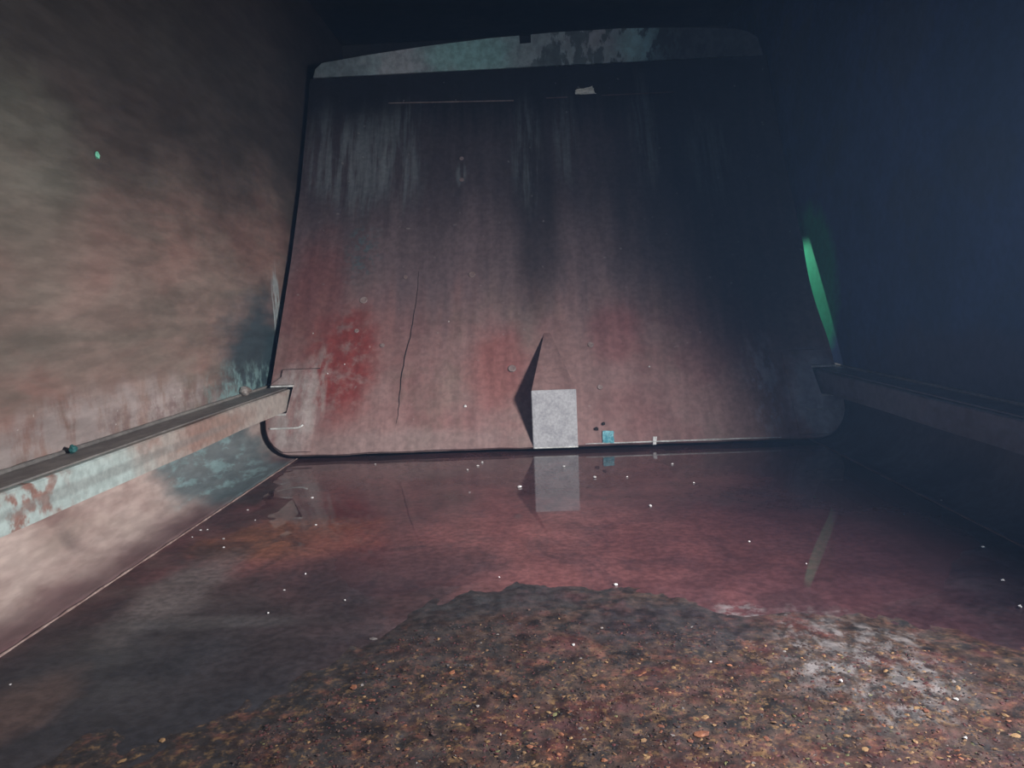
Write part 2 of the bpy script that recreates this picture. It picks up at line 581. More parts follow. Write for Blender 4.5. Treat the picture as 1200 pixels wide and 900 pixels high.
# ------------------------------------------------------------------ structure
Y0, Y1, ZC = -1.1, 4.6, 2.06
RF = 0.155                        # radius of the floor's corners
XF = HALF - RF

bm = bmesh.new()
bm_box(bm, -XF, XF, Y0, Y1, -0.03, 0.0)
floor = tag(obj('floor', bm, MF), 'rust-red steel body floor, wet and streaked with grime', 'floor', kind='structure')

for s in (-1, 1):
    bm = bmesh.new()
    inner, outer = [], []
    for i in range(13):
        a = math.radians(90 * i / 12)
        inner.append((s * (XF + RF * math.sin(a)), RF - RF * math.cos(a)))
        outer.append((s * (XF + (RF + 0.02) * math.sin(a)), RF - (RF + 0.02) * math.cos(a)))
    loop = inner + outer[::-1]
    ny = 12
    ys = [Y0 + (Y1 - Y0) * k / ny for k in range(ny + 1)]
    rings = [[bm.verts.new((x, y, z)) for x, z in loop] for y in ys]
    n = len(loop)
    for A, B in zip(rings, rings[1:]):
        for k in range(n):
            bm.faces.new((A[k], A[(k + 1) % n], B[(k + 1) % n], B[k]))
    bm.faces.new(rings[0])
    bm.faces.new(rings[-1])
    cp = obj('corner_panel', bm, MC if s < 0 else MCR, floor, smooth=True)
    bm = bmesh.new()
    pts = [Vector((s * XF + 0.0015 * wob((0, k, 0), 0.9, s), Y0 + (Y1 - Y0) * k / 200, 0.0)) for k in range(201)]
    bm_tube(bm, pts, lambda t: 0.0028 + 0.0008 * math.sin(t * 900), 6)
    obj('weld_seam', bm, M_weld if s < 0 else M_hood, floor, smooth=True)

bm = bmesh.new()
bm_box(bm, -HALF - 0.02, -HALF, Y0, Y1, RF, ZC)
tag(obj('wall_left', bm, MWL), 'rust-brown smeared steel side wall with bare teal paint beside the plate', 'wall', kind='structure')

bm = bmesh.new()
H = ADDED_HATCH
X0, X1 = HALF, HALF + 0.02
bm_box(bm, X0, X1, Y0, H['y0'], RF, ZC)
bm_box(bm, X0, X1, H['y1'], Y1, RF, ZC)
bm_box(bm, X0, X1, H['y0'], H['y1'], RF, H['z0'])
tp = [(H['y0'], H['z1']), (H['ym'], H['zm']), (H['y1'], H['z2']), (H['y1'], ZC), (H['y0'], ZC)]
bm_prism(bm, [(X0, y, z) for y, z in tp], [(X1, y, z) for y, z in tp])
wr = tag(obj('wall_right', bm, MWR), 'steel side wall coloured dark blue for the cool light and shade on it', 'wall', kind='structure')
bm = bmesh.new()
e = 0.035
hl = [(H['y0'], H['z0']), (H['y1'], H['z0']), (H['y1'], H['z2']), (H['ym'], H['zm']), (H['y0'], H['z1'])]
hm_ = Vector((sum(p[0] for p in hl) / 5, sum(p[1] for p in hl) / 5))
ho = [tuple(Vector(p) + (Vector(p) - hm_).normalized() * e) for p in hl]
for i in range(5):
    k = (i + 1) % 5
    q4 = [hl[i], hl[k], ho[k], ho[i]]
    bm_prism(bm, [(X0 - 0.006, y, z) for y, z in q4], [(X0, y, z) for y, z in q4])
obj('added_hatch_frame', bm, M_rail_r, wr)  # frame round the added, unseen hatch

bm = bmesh.new()
bm_box(bm, -HALF - 0.02, HALF + 0.02, Y1, Y1 + 0.02, -0.03, ZC + 0.02)
tag(obj('wall_front', bm, MD), 'dark steel front bulkhead behind the ejector plate', 'wall', kind='structure')

bm = bmesh.new()
bm_box(bm, -HALF - 0.02, HALF + 0.02, Y0, Y1, ZC, ZC + 0.02)
tag(obj('ceiling', bm, MD), 'dark steel roof of the body', 'ceiling', kind='structure')

# ------------------------------------------------------------------ guide rails
RX, RZ0, RZ1 = 1.0, 0.172, 0.248


def rail(s, label):
    e = empty('guide_rail', (s * (RX + HALF) / 2, 1.2, RZ0), label, 'rail', 'guide rails along the side walls')
    ya, yb = Y0, 3.4
    bm = bmesh.new()
    n = 60
    sec = [(RX, RZ0), (RX, RZ1 - 0.004), (RX + 0.004, RZ1), (HALF, RZ1), (HALF, RZ0)]
    rings = []
    for k in range(n + 1):
        y = ya + (yb - ya) * k / n
        d = 0.0025 * wob((y, 0, 0), 3.1, s)
        rings.append([bm.verts.new((s * (x + (d if x < HALF else 0)), y, z + d)) for x, z in sec])
    m = len(sec)
    for A, B in zip(rings, rings[1:]):
        for k in range(m):
            f = bm.faces.new((A[k], A[(k + 1) % m], B[(k + 1) % m], B[k]))
    bm.faces.new(rings[0])
    bm.faces.new(rings[-1])
    obj('bar', bm, MR if s < 0 else M_rail_r, e)
    # grimy strip lying on the bar's top, up to the wall
    bm = bmesh.new()
    bm_box(bm, min(s * (RX + 0.014), s * (HALF - 0.001)), max(s * (RX + 0.014), s * (HALF - 0.001)), ya, yb - 0.01, RZ1 + 0.002, RZ1 + 0.006)
    obj('top_strip', bm, M_railtop if s < 0 else M_rail_r, e)
    bm = bmesh.new()
    pts = [Vector((s * (HALF - 0.004), ya + (yb - ya) * k / 150, RZ1 + 0.009)) for k in range(151)]
    bm_tube(bm, pts, lambda t: 0.006 + 0.002 * wob((t * 90, 0, 0), 1.0), 6)
    obj('weld_bead', bm, M_railtop, e, smooth=True)
    return e


rail(-1, 'pale scraped steel guide rail along the rust-brown wall')
rail(1, 'grey steel guide rail with shade in its colour, along the blue-tinted wall')

# ------------------------------------------------------------------ ejector plate
EJ = empty('ejector_plate', (0, 2.745, 0.022), 'tall scoured brown steel ejector plate leaning back, closing off the body', 'ejector plate')
ZB = 0.022
ZL = 1.640                                  # lower edge of the lip
NZ0, NZ1, NX = 0.160, 0.262, 0.985          # notches for the rails
RB = 0.125


def zbot(x):
    return ZB


def ext(z, s):
    """half width of the plate at height z on side s"""
    w = PW
    if z < ZB + RB:
        t = (ZB + RB - z) / RB
        w = PW - RB + RB * math.sqrt(max(0, 1 - t * t))
    if NZ0 < z < NZ1:
        w = NX - 0.012 * (NZ1 - z) / (NZ1 - NZ0) * (-1)
    if s > 0 and 0.36 < z < 0.74:
        w -= 0.013 * math.sin(math.pi * (z - 0.36) / 0.38)
    return w


def sheet(bm, rows, cols, thick, zfun=None):
    """solid sheet: rows of (z, xl, xr) on the profile, thickness behind"""
    fr, bk = [], []
    for z, xl, xr in rows:
        a, b = [], []
        for c in range(cols + 1):
            x = xl + (xr - xl) * c / cols
            zz = zfun(x, z) if zfun else z
            d = 0.004 * wob((x, zz, 0), 2.2, 3)
            p = Vector((x, prof(zz) + d, zz))
            nn = pnorm(max(zz, 0.05))
            a.append(bm.verts.new(p))
            b.append(bm.verts.new(p - nn * thick))
        fr.append(a)
        bk.append(b)
    R = len(rows)
    for i in range(R - 1):
        for c in range(cols):
            bm.faces.new((fr[i][c], fr[i][c + 1], fr[i + 1][c + 1], fr[i + 1][c]))
            bm.faces.new((bk[i][c + 1], bk[i][c], bk[i + 1][c], bk[i + 1][c + 1]))
        bm.faces.new((fr[i][0], fr[i + 1][0], bk[i + 1][0], bk[i][0]))
        bm.faces.new((fr[i + 1][cols], fr[i][cols], bk[i][cols], bk[i + 1][cols]))
    for c in range(cols):
        bm.faces.new((fr[0][c + 1], fr[0][c], bk[0][c], bk[0][c + 1]))
        bm.faces.new((fr[R - 1][c], fr[R - 1][c + 1], bk[R - 1][c + 1], bk[R - 1][c]))


zs = [ZB + RB * (1 - math.cos(math.radians(a))) for a in range(0, 91, 9)]
zs += [NZ0 - 0.0005, NZ0 + 0.0005, 0.19, 0.22, NZ1 - 0.0005, NZ1 + 0.0005]
z = 0.29
while z < ZL - 0.01:
    zs.append(z)
    z += 0.03
zs.append(ZL)
zs = sorted(set(zs))
bm = bmesh.new()
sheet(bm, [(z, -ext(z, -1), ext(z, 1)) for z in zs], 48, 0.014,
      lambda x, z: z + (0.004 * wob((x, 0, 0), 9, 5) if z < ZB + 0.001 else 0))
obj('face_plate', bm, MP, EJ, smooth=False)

# top lip: a crowned band that leans forward over the plate
TOPA = [(-PW + 0.02, 0.0), (-PW + 0.035, 0.045), (-PW + 0.07, 0.075), (-0.80, 0.103), (-0.5, 0.135), (-0.2, 0.158), (0.1, 0.170), (0.4, 0.172),
        (0.7, 0.160), (0.92, 0.140), (PW - 0.09, 0.120), (PW - 0.05, 0.09), (PW - 0.02, 0.0)]


def crown(x):
    for (a, ha), (b, hb) in zip(TOPA, TOPA[1:]):
        if x <= b:
            t = (x - a) / (b - a)
            return 0.80 * (ha + (hb - ha) * t)
    return 0.0


bm = bmesh.new()
xs = sorted(set([a for a, _ in TOPA] + [-1.0 + 0.05 * k for k in range(41)]))
NXC = -0.045                                  # little notch in the top edge
xs = sorted(set([x for x in xs if abs(x - NXC) > 0.03] + [NXC - 0.0265, NXC - 0.026, NXC + 0.026, NXC + 0.0265]))
fr, bk = [], []
for x in xs:
    h = crown(x)
    if abs(x - NXC) < 0.0262:
        h -= 0.034
    a, b = [], []
    for k in range(4):
        zz = ZL + max(h, 0.002) * k / 3
        yy = prof(ZL) - 0.012 - 0.28 * (zz - ZL)
        a.append(bm.verts.new((x, yy, zz)))
        b.append(bm.verts.new((x, yy + 0.016, zz)))
    fr.append(a)
    bk.append(b)
for i in range(len(xs) - 1):
    for k in range(3):
        bm.faces.new((fr[i][k], fr[i + 1][k], fr[i + 1][k + 1], fr[i][k + 1]))
        bm.faces.new((bk[i + 1][k], bk[i][k], bk[i][k + 1], bk[i + 1][k + 1]))
    bm.faces.new((fr[i][3], fr[i + 1][3], bk[i + 1][3], bk[i][3]))
    bm.faces.new((fr[i + 1][0], fr[i][0], bk[i][0], bk[i + 1][0]))
for i in (0, len(xs) - 1):
    for k in range(3):
        bm.faces.new((fr[i][k], fr[i][k + 1], bk[i][k + 1], bk[i][k]))
tag(obj('top_lip', bm, ML, EJ), 'pale chipped teal band along the top edge')

# wedge-shaped guard at the foot of the plate
GX0, GX1 = -0.070, 0.092
GY = 2.742
GZ0, GZ1 = 0.016, 0.226
ap = onplate(640, 388)
guard = empty('wedge_guard', (0, 0, 0), None, None)
guard.parent = EJ
guard.matrix_parent_inverse = Matrix.Translation(-EJ.location)
bpy.data.objects.remove(guard)
bm = bmesh.new()
f = [Vector((GX0, GY, GZ0)), Vector((GX1, GY, GZ0)), Vector((GX1, GY + 0.012, GZ1)), Vector((GX0, GY + 0.012, GZ1))]
q = [bm.verts.new(p) for p in f]
r = [bm.verts.new(p + Vector((0, 0.008, 0))) for p in f]
bm.faces.new(q)
bm.faces.new(r[::-1])
for i in range(4):
    bm.faces.new((q[i], q[(i + 1) % 4], r[(i + 1) % 4], r[i]))
bmesh.ops.bevel(bm, geom=[e for e in bm.edges], offset=0.002, segments=2, affect='EDGES')
gp = tag(obj('guard_front', bm, M_guard, EJ), 'bright grey steel front of the wedge guard')
# hood: two sides and the sloping top running to a narrow ridge on the plate
bm = bmesh.new()
zt = GZ1 - 0.001
A0, A1 = Vector((GX0 + 0.001, GY + 0.020, zt)), Vector((GX1 - 0.001, GY + 0.020, zt))
F0, F1 = Vector((GX0 + 0.001, GY + 0.008, GZ0 + 0.004)), Vector((GX1 - 0.001, GY + 0.008, GZ0 + 0.004))
B0, B1 = Vector((ap.x - 0.006, ap.y + 0.004, ap.z)), Vector((ap.x + 0.012, ap.y + 0.004, ap.z))
K0, K1 = Vector((GX0 + 0.001, prof(0.05) + 0.006, GZ0 + 0.004)), Vector((GX1 - 0.001, prof(0.05) + 0.006, GZ0 + 0.004))
vs = [bm.verts.new(p) for p in (F0, F1, A0, A1, B0, B1, K0, K1)]
bm.faces.new((vs[0], vs[2], vs[4], vs[6]))
bm.faces.new((vs[1], vs[7], vs[5], vs[3]))
bm.faces.new((vs[2], vs[3], vs[5], vs[4]))
bm.faces.new((vs[0], vs[1], vs[3], vs[2]))
bm.faces.new((vs[0], vs[6], vs[7], vs[1]))
bm.faces.new((vs[6], vs[4], vs[5], vs[7]))
obj('guard_hood', bm, MP, EJ)
bm = bmesh.new()
pts = [Vector((GX0 + (GX1 - GX0) * k / 24, GY - 0.001, GZ0 + 0.002)) for k in range(25)]
bm_tube(bm, pts, lambda t: 0.003 + 0.0022 * abs(wob((t * 30, 0, 0), 1.0)), 6)
obj('weld_bead', bm, M_bright, gp, smooth=True)

# guide shoes: raised corner plates round the rail notches
for s in (-1, 1):
    zr = [ZB + RB * (1 - math.cos(math.radians(a))) for a in range(20, 91, 10)] + [NZ0 - 0.0005, NZ0 + 0.0005, 0.2, NZ1 - 0.0005, NZ1 + 0.0005, 0.29, 0.315]
    zr = sorted(zr)
    bm = bmesh.new()
    xin = 0.885
    fr, bk = [], []
    for z in zr:
        w = ext(z, -1) - 0.002
        if z < ZB + RB:
            w -= 0.004
        if z > 0.268:
            w = min(w, 1.035)
        a, b = [], []
        for c in range(5):
            x = xin + (w - xin) * c / 4
            nn = pnorm(max(z, 0.06))
            p = Vector((s * x, prof(z), z))
            a.append(bm.verts.new(p + nn * (0.009 if 0 < c else 0.0065)))
            b.append(bm.verts.new(p + nn * 0.001))
        fr.append(a)
        bk.append(b)
    R = len(zr)
    for i in range(R - 1):
        for c in range(4):
            bm.faces.new((fr[i][c], fr[i][c + 1], fr[i + 1][c + 1], fr[i + 1][c]))
            bm.faces.new((bk[i][c + 1], bk[i][c], bk[i + 1][c], bk[i + 1][c + 1]))
        bm.faces.new((fr[i][0], fr[i + 1][0], bk[i + 1][0], bk[i][0]))
        bm.faces.new((fr[i + 1][4], fr[i][4], bk[i][4], bk[i + 1][4]))
    for c in range(4):
        bm.faces.new((fr[0][c + 1], fr[0][c], bk[0][c], bk[0][c + 1]))
        bm.faces.new((fr[R - 1][c], fr[R - 1][c + 1], bk[R - 1][c + 1], bk[R - 1][c]))
    sh = obj('guide_shoe', bm, MP, EJ)
    # bright worn lips of the notch
    for zz, xa, xb in ((NZ1 - 0.001, 0.983, PW - 0.004), (NZ0 + 0.001, 0.996, PW - 0.002)):
        bm = bmesh.new()
        nn = pnorm(zz)
        p0 = Vector((0, prof(zz), zz))
        lo_ = min(s * xa, s * xb)
        hi_ = max(s * xa, s * xb)
        y = p0.y - 0.016
        bm_box(bm, lo_, hi_, y, y + 0.03, zz - 0.003, zz + 0.003)
        tag(obj('notch_lip', bm, M_bright, sh), 'bare bright edge of the rail notch')
    # dark joint along the shoe's top
    bm = bmesh.new()
    pts = [Vector((s * (0.89 + 0.145 * k / 12), prof(0.317), 0.317)) + pnorm(0.317) * 0.004 for k in range(13)]
    bm_tube(bm, pts, 0.003, 5)
    obj('joint_line', bm, M_black if s < 0 else M_hood, sh, smooth=True)
    # weld bead across the foot of the shoe
    bm = bmesh.new()
    pts = []
    for k in range(15):
        t = k / 14
        x = 0.925 + 0.125 * t
        zz = 0.108 + (0.010 * (1 - t / 0.2) ** 2 if t < 0.2 else 0)
        pts.append(Vector((s * x, prof(zz), zz)) + pnorm(zz) * 0.010)
    bm_tube(bm, pts, 0.0035, 6)
    obj('weld_bead', bm, M_bright if s < 0 else M_guard, sh, smooth=True)

# thin weld seam across the upper plate
for xa, xb, ya, yb, mt in ((455, 602, 121, 118, M_ring), (640, 665, 115, 114, M_hood), (705, 790, 112, 108, M_hood)):
    bm = bmesh.new()
    pts = [onplate(xa + (xb - xa) * k / 20, ya + (yb - ya) * k / 20, 0.001) for k in range(21)]
    bm_tube(bm, pts, lambda t: 0.0022 + 0.0015 * abs(wob((t * 17, xa, 0), 1.0)), 5)
    obj('weld_seam', bm, mt, EJ, smooth=True)

# crack running down the plate
bm = bmesh.new()
cr = [(491, 318), (489, 345), (485, 370), (481, 395), (474, 420), (470, 445), (468, 462), (467, 480), (464, 500), (463, 512)]
pts = []
for (xa, ya), (xb, yb) in zip(cr, cr[1:]):
    for k in range(3):
        t = k / 3
        pts.append(onplate(xa + (xb - xa) * t + random.uniform(-0.6, 0.6), ya + (yb - ya) * t, 0.0))
bm_tube(bm, pts, lambda t: 0.0008 + 0.0018 * math.sin(math.pi * min(1, t * 1.05)) ** 0.7, 5)
obj('crack', bm, M_black, EJ, smooth=True)

# round plug welds
for i, (px_, py_, rr) in enumerate(((553, 322, 0.016), (600, 432, 0.017), (692, 404, 0.013), (703, 454, 0.011), (475, 325, 0.010),
                                    (426, 352, 0.018), (418, 388, 0.010), (541, 186, 0.010), (541, 211, 0.011), (448, 405, 0.010))):
    p = onplate(px_, py_, 0.001)
    n = pnorm(p.z)
    sx = Vector((1, 0, 0))
    sy = n.cross(sx)
    bm = bmesh.new()
    prev = None
    rings = []
    for (r_, h_) in ((rr, 0.0), (rr * 0.82, 0.0035), (rr * 0.6, 0.001), (rr * 0.25, 0.0022)):
        rings.append([bm.verts.new(p + n * h_ + sx * (r_ * math.cos(a * math.pi / 5)) + sy * (r_ * math.sin(a * math.pi / 5))) for a in range(10)])
    for A, B in zip(rings, rings[1:]):
        for k in range(10):
            bm.faces.new((A[k], A[(k + 1) % 10], B[(k + 1) % 10], B[k]))
    bm.faces.new(rings[-1])
    bm.faces.new(rings[0][::-1])
    obj('plug_weld', bm, M_ring, EJ, smooth=True)

# bare worn lower edge
bm = bmesh.new()
pts = []
for k in range(31):
    x = 0.12 + 0.70 * k / 30
    zz = ZB + 0.004
    pts.append(Vector((x, prof(zz) - 0.002, zz + 0.001 * wob((x, 0, 0), 25))))
bm_tube(bm, pts, lambda t: 0.0012 + 0.0026 * (math.sin(math.pi * t) ** 0.5) * (0.5 + abs(wob((t * 26, 0, 3), 1.0))), 5)
tag(obj('worn_edge', bm, M_bright, EJ), 'bare bright strip of the lower edge')

# stiffening ribs on the hidden back
for x in (-0.7, 0.0, 0.7):
    bm = bmesh.new()
    loop = [(prof(0.15) + 0.03, 0.10), (prof(0.8) + 0.03, 0.80), (prof(1.6) + 0.03, 1.6), (prof(1.6) + 0.11, 1.6), (prof(0.8) + 0.16, 0.80), (prof(0.15) + 0.13, 0.10)]
    bm_prism(bm, [(x - 0.01, y, z) for y, z in loop], [(x + 0.01, y, z) for y, z in loop])
    obj('rib', bm, MD, EJ)

# ------------------------------------------------------------------ puddle
out = [(345, 532), (420, 530), (520, 528), (640, 526), (760, 522), (880, 516), (985, 510), (1040, 545), (1100, 585), (1150, 640),
       (1110, 690), (1010, 712), (930, 724), (860, 726), (790, 714), (720, 702), (650, 694), (580, 684), (505, 690), (455, 705),
       (400, 690), (385, 655), (330, 630), (300, 600), (318, 565)]
poly = [onfloor(x, y).to_2d() for x, y in out]
for p in poly:
    p.y = min(p.y, 2.84)


def shore(x, y):
    """signed distance into the puddle, ragged"""
    p = Vector((x, y))
    inside, best, m = False, 9.0, len(poly)
    for i in range(m):
        a, b = poly[i], poly[(i + 1) % m]
        if (a.y > y) != (b.y > y) and x < (b.x - a.x) * (y - a.y) / (b.y - a.y) + a.x:
            inside = not inside
        ab = b - a
        t = max(0.0, min(1.0, (p - a).dot(ab) / ab.length_squared))
        best = min(best, (p - a - ab * t).length)
    d = best if inside else -best
    if y < 2.6:
        d += 0.035 * mnoise.noise(Vector((x * 7, y * 7, 1))) + 0.014 * mnoise.noise(Vector((x * 25, y * 25, 2)))
    return d


bm = bmesh.new()
NU, NV = 140, 110
ua, ub, va, vb = -0.93, 0.94, 1.20, 2.86
sh_ = [[shore(ua + (ub - ua) * i / NU, va + (vb - va) * j / NV) for i in range(NU + 1)] for j in range(NV + 1)]
pv = {}


def pvert(j, i):
    if (j, i) not in pv:
        t = max(0.0, min(1.0, sh_[j][i] / 0.05))
        pv[(j, i)] = bm.verts.new((ua + (ub - ua) * i / NU, va + (vb - va) * j / NV, -0.0003 + 0.0019 * t * t * (3 - 2 * t)))
    return pv[(j, i)]


for j in range(NV):
    for i in range(NU):
        q = ((j, i), (j, i + 1), (j + 1, i + 1), (j + 1, i))
        if max(sh_[a][b] for a, b in q) > 0:
            bm.faces.new([pvert(a, b) for a, b in q])
tag(obj('puddle', bm, MW, smooth=True), 'shallow murky red puddle in front of the ejector plate, mirroring its wedge guard', 'puddle')

# ------------------------------------------------------------------ wet debris in the foreground
EDGE = [(-0.95, 0.45), (-0.66, 0.95), (-0.48, 1.06), (-0.34, 1.20), (-0.27, 1.38), (-0.17, 1.50), (-0.05, 1.55), (0.08, 1.50), (0.2, 1.46), (0.32, 1.42),
        (0.45, 1.36), (0.58, 1.26), (0.70, 1.14), (0.82, 1.04), (0.95, 0.95)]


def edge(x):
    if x <= EDGE[0][0]:
        return EDGE[0][1]
    for (a, ya), (b, yb) in zip(EDGE, EDGE[1:]):
        if x <= b:
            return ya + (yb - ya) * (x - a) / (b - a)
    return EDGE[-1][1]


def dheight(x, y):
    e = edge(x) + 0.10 * mnoise.noise(Vector((x * 6, y * 2, 1.5))) + 0.06 * mnoise.noise(Vector((x * 17, y * 9, 4))) + 0.035 * mnoise.noise(Vector((x * 45, y * 30, 8)))
    t = max(0.0, min(1.0, (e - y) / 0.30))
    side = max(0.0, min(1.0, (0.94 - abs(x)) / 0.12))
    t *= side
    if t <= 0:
        return -0.004
    big = 0.5 + 0.5 * mnoise.noise(Vector((x * 5, y * 5, 0)))
    mid = abs(mnoise.noise(Vector((x * 26, y * 22, 2))))
    fine = abs(mnoise.noise(Vector((x * 75, y * 65, 7))))
    return t * (0.003 + 0.006 * big + 0.004 * mid + 0.0025 * fine) - 0.0015 * (1 - t)


NXG, NYG = 380, 230
xa, xb, ya, yb = -0.94, 0.94, 0.40, 1.66
bm = bmesh.new()
grid = []
for j in range(NYG + 1):
    y = ya + (yb - ya) * j / NYG
    row = []
    for i in range(NXG + 1):
        x = xa + (xb - xa) * i / NXG
        row.append((x, y, dheight(x, y)))
    grid.append(row)
vm = {}


def gv(j, i):
    if (j, i) not in vm:
        vm[(j, i)] = bm.verts.new(grid[j][i])
    return vm[(j, i)]


for j in range(NYG):
    for i in range(NXG):
        q = ((j, i), (j, i + 1), (j + 1, i + 1), (j + 1, i))
        if max(grid[a][b][2] for a, b in q) > 0:
            bm.faces.new([gv(a, b) for a, b in q])
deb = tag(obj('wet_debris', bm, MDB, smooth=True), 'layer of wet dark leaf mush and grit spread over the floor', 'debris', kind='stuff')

FL = [mat_simple('tan_flake', '#8e6f4d', '#6e5038', 40, 0.75), mat_simple('orange_flake', '#87563c', '#6a4030', 40, 0.7),
      mat_simple('brown_flake', '#4c362e', '#352624', 40, 0.7), mat_simple('red_flake', '#542a29', '#3e2122', 40, 0.7),
      mat_simple('black_flake', '#262224', '#353032', 40, 0.7), mat_simple('grey_flake', '#857c78', '#68615f', 40, 0.5),
      mat_simple('olive_flake', '#6c6844', '#545238', 40, 0.7)]
bm = bmesh.new()
rnd = random.Random(11)
cnt = 0
while cnt < 20000:
    x = rnd.uniform(-0.93, 0.93)
    y = rnd.uniform(0.45, 1.6)
    h = dheight(x, y)
    if h < 0.005 or rnd.random() < 0.6 * max(0.0, min(1.0, (y - 0.95) / 0.3)):
        continue
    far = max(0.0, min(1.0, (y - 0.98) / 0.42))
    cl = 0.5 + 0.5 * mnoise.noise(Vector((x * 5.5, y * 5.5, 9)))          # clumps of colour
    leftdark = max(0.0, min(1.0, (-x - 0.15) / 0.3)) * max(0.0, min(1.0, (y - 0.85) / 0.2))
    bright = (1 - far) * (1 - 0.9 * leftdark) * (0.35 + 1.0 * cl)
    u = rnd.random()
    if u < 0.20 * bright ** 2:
        mi = rnd.choice((0, 0, 0, 1, 1, 6))
    elif u < 0.20 * bright ** 2 + 0.012:
        mi = 5
    else:
        mi = rnd.choice((2, 2, 2, 3, 3, 4))
    r_ = (0.0010 + 0.0030 * rnd.random() ** 1.6) * (1.35 if mi in (0, 1) else 1)
    c = Vector((x, y, h + 0.0002))
    tilt = Matrix.Rotation(rnd.uniform(0, 6.28), 3, 'Z') @ Matrix.Rotation(rnd.uniform(-0.25, 0.25), 3, 'X') @ Matrix.Rotation(rnd.uniform(-0.25, 0.25), 3, 'Y')
    k5 = 5
    asp = rnd.uniform(0.4, 0.9)
    ringv = [bm.verts.new(c + tilt @ Vector((r_ * math.cos(k * 6.283 / k5) * rnd.uniform(0.75, 1.2), asp * r_ * math.sin(k * 6.283 / k5) * rnd.uniform(0.75, 1.2), rnd.uniform(-0.0006, 0.0006)))) for k in range(k5)]
    topv = bm.verts.new(c + tilt @ Vector((0, 0, r_ * 0.2)))
    for k in range(k5):
        fc = bm.faces.new((ringv[k], ringv[(k + 1) % k5], topv))
        fc.material_index = mi
    cnt += 1
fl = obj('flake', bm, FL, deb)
fl['kind'] = 'stuff'


# ------------------------------------------------------------------ single scraps and crumbs
def lump(name, p, size, mat, label, cat, group=None, seed=0, nrm=Vector((0, 0, 1)), flat=0.5, sub=2):
    bm = bmesh.new()
    bmesh.ops.create_icosphere(bm, subdivisions=sub, radius=1.0)
    R = nrm.to_track_quat('Z', 'Y').to_matrix() @ Matrix.Rotation(seed * 1.3, 3, 'Z')
    for v in bm.verts:
        k = 1 + 0.45 * mnoise.noise(v.co * 1.7 + Vector((seed * 3.1, seed, 0)))
        v.co = Vector((v.co.x * size[0] * k, v.co.y * size[1] * k, v.co.z * size[2] * k))
    lo_ = min(v.co.z for v in bm.verts)
    me_off = Vector((0, 0, -lo_ * 0.9))
    for v in bm.verts:
        v.co = R @ (v.co + me_off)
    o = obj(name, bm, mat)
    o.location = p
    return tag(o, label, cat, group)


def scrap(name, corners, mat, label, cat, nrm, thick=0.0015, crumple=0.004, seed=0, n=10):
    """a crumpled sheet over a quad of points, with thickness"""
    bm = bmesh.new()
    a, b, c, d = corners
    base = sum(corners, Vector()) / 4
    f, k = [], []
    for j in range(n + 1):
        rf, rk = [], []
        for i in range(n + 1):
            u, v = i / n, j / n
            p = (a * (1 - u) + b * u) * (1 - v) + (d * (1 - u) + c * u) * v
            w = mnoise.noise(p * 55 + Vector((seed, 0, 0)))
            w2 = mnoise.noise(p * 130 + Vector((0, seed, 0)))
            if i in (0, n) or j in (0, n):
                p = p + (base - p) * 0.25 * abs(mnoise.noise(p * 90 + Vector((seed * 2, 1, 0))))
            p = p + nrm * (crumple * (0.8 + w + 0.4 * w2))
            rf.append(bm.verts.new(p + nrm * thick - base))
            rk.append(bm.verts.new(p - base))
        f.append(rf)
        k.append(rk)
    for j in range(n):
        for i in range(n):
            bm.faces.new((f[j][i], f[j][i + 1], f[j + 1][i + 1], f[j + 1][i]))
            bm.faces.new((k[j][i + 1], k[j][i], k[j + 1][i], k[j + 1][i + 1]))
    for i in range(n):
        bm.faces.new((f[0][i + 1], f[0][i], k[0][i], k[0][i + 1]))
        bm.faces.new((f[n][i], f[n][i + 1], k[n][i + 1], k[n][i]))
        bm.faces.new((f[i][0], f[i + 1][0], k[i + 1][0], k[i][0]))
        bm.faces.new((f[i + 1][n], f[i][n], k[i][n], k[i + 1][n]))
    o = obj(name, bm, mat)
    o.location = base
    return tag(o, label, cat)


M_paper = mat_simple('white_paper', '#fffef8', '#f6f5ea', 30, 0.7)
M_teal = mat_simple('teal_plastic', '#7fb4bd', '#4f8f9c', 60, 0.35)
M_white = mat_simple('white_crumb', '#dedad8', '#c0bcba', 50, 0.6)
M_greenchip = mat_simple('mint_chip', '#8fe0bd', '#6cc7a2', 50, 0.5)
M_lump = mat_simple('brown_lump', '#6a5c55', '#9a918b', 30, 0.6)
M_teallump = mat_simple('dark_teal_lump', '#2f6362', '#224a4b', 30, 0.5)

scrap('paper_scrap', [onplate(673, 112, .001), onplate(699, 111, .001), onplate(694, 101.5, .001), onplate(673.5, 106.5, .001)], M_paper,
      'crumpled scrap of white paper stuck high on the ejector plate', 'paper scrap', pnorm(1.6), 0.0012, 0.006, 2)
scrap('plastic_scrap', [onplate(706, 519.5, .001), onplate(720, 520, .001), onplate(719.5, 505, .001), onplate(706, 505.5, .001)], M_teal,
      'small square of pale teal plastic stuck beside the wedge guard', 'plastic scrap', pnorm(0.08), 0.0012, 0.003, 5, 8)
scrap('paper_chip', [onplate(765, 521.5, .001), onplate(769, 521.5, .001), onplate(770, 512, .001), onplate(765, 512, .001)], M_white,
      'narrow white paper chip stuck at the foot of the ejector plate', 'paper chip', pnorm(0.08), 0.001, 0.002, 6, 4)
lump('paint_chip', onleft(112.5, 182), (0.0075, 0.010, 0.004), M_greenchip, 'tiny mint-green chip stuck on the rust-brown wall', 'chip', seed=3, nrm=Vector((1, 0, 0)))
pr = hit(286, 464, 2, RZ1 + 0.006)
lump('dirt_lump', Vector((max(pr.x, -1.085), pr.y, RZ1 + 0.006)), (0.017, 0.020, 0.016), M_lump, 'brown-grey dirt lump on the pale rail close to the plate', 'dirt lump', seed=4)
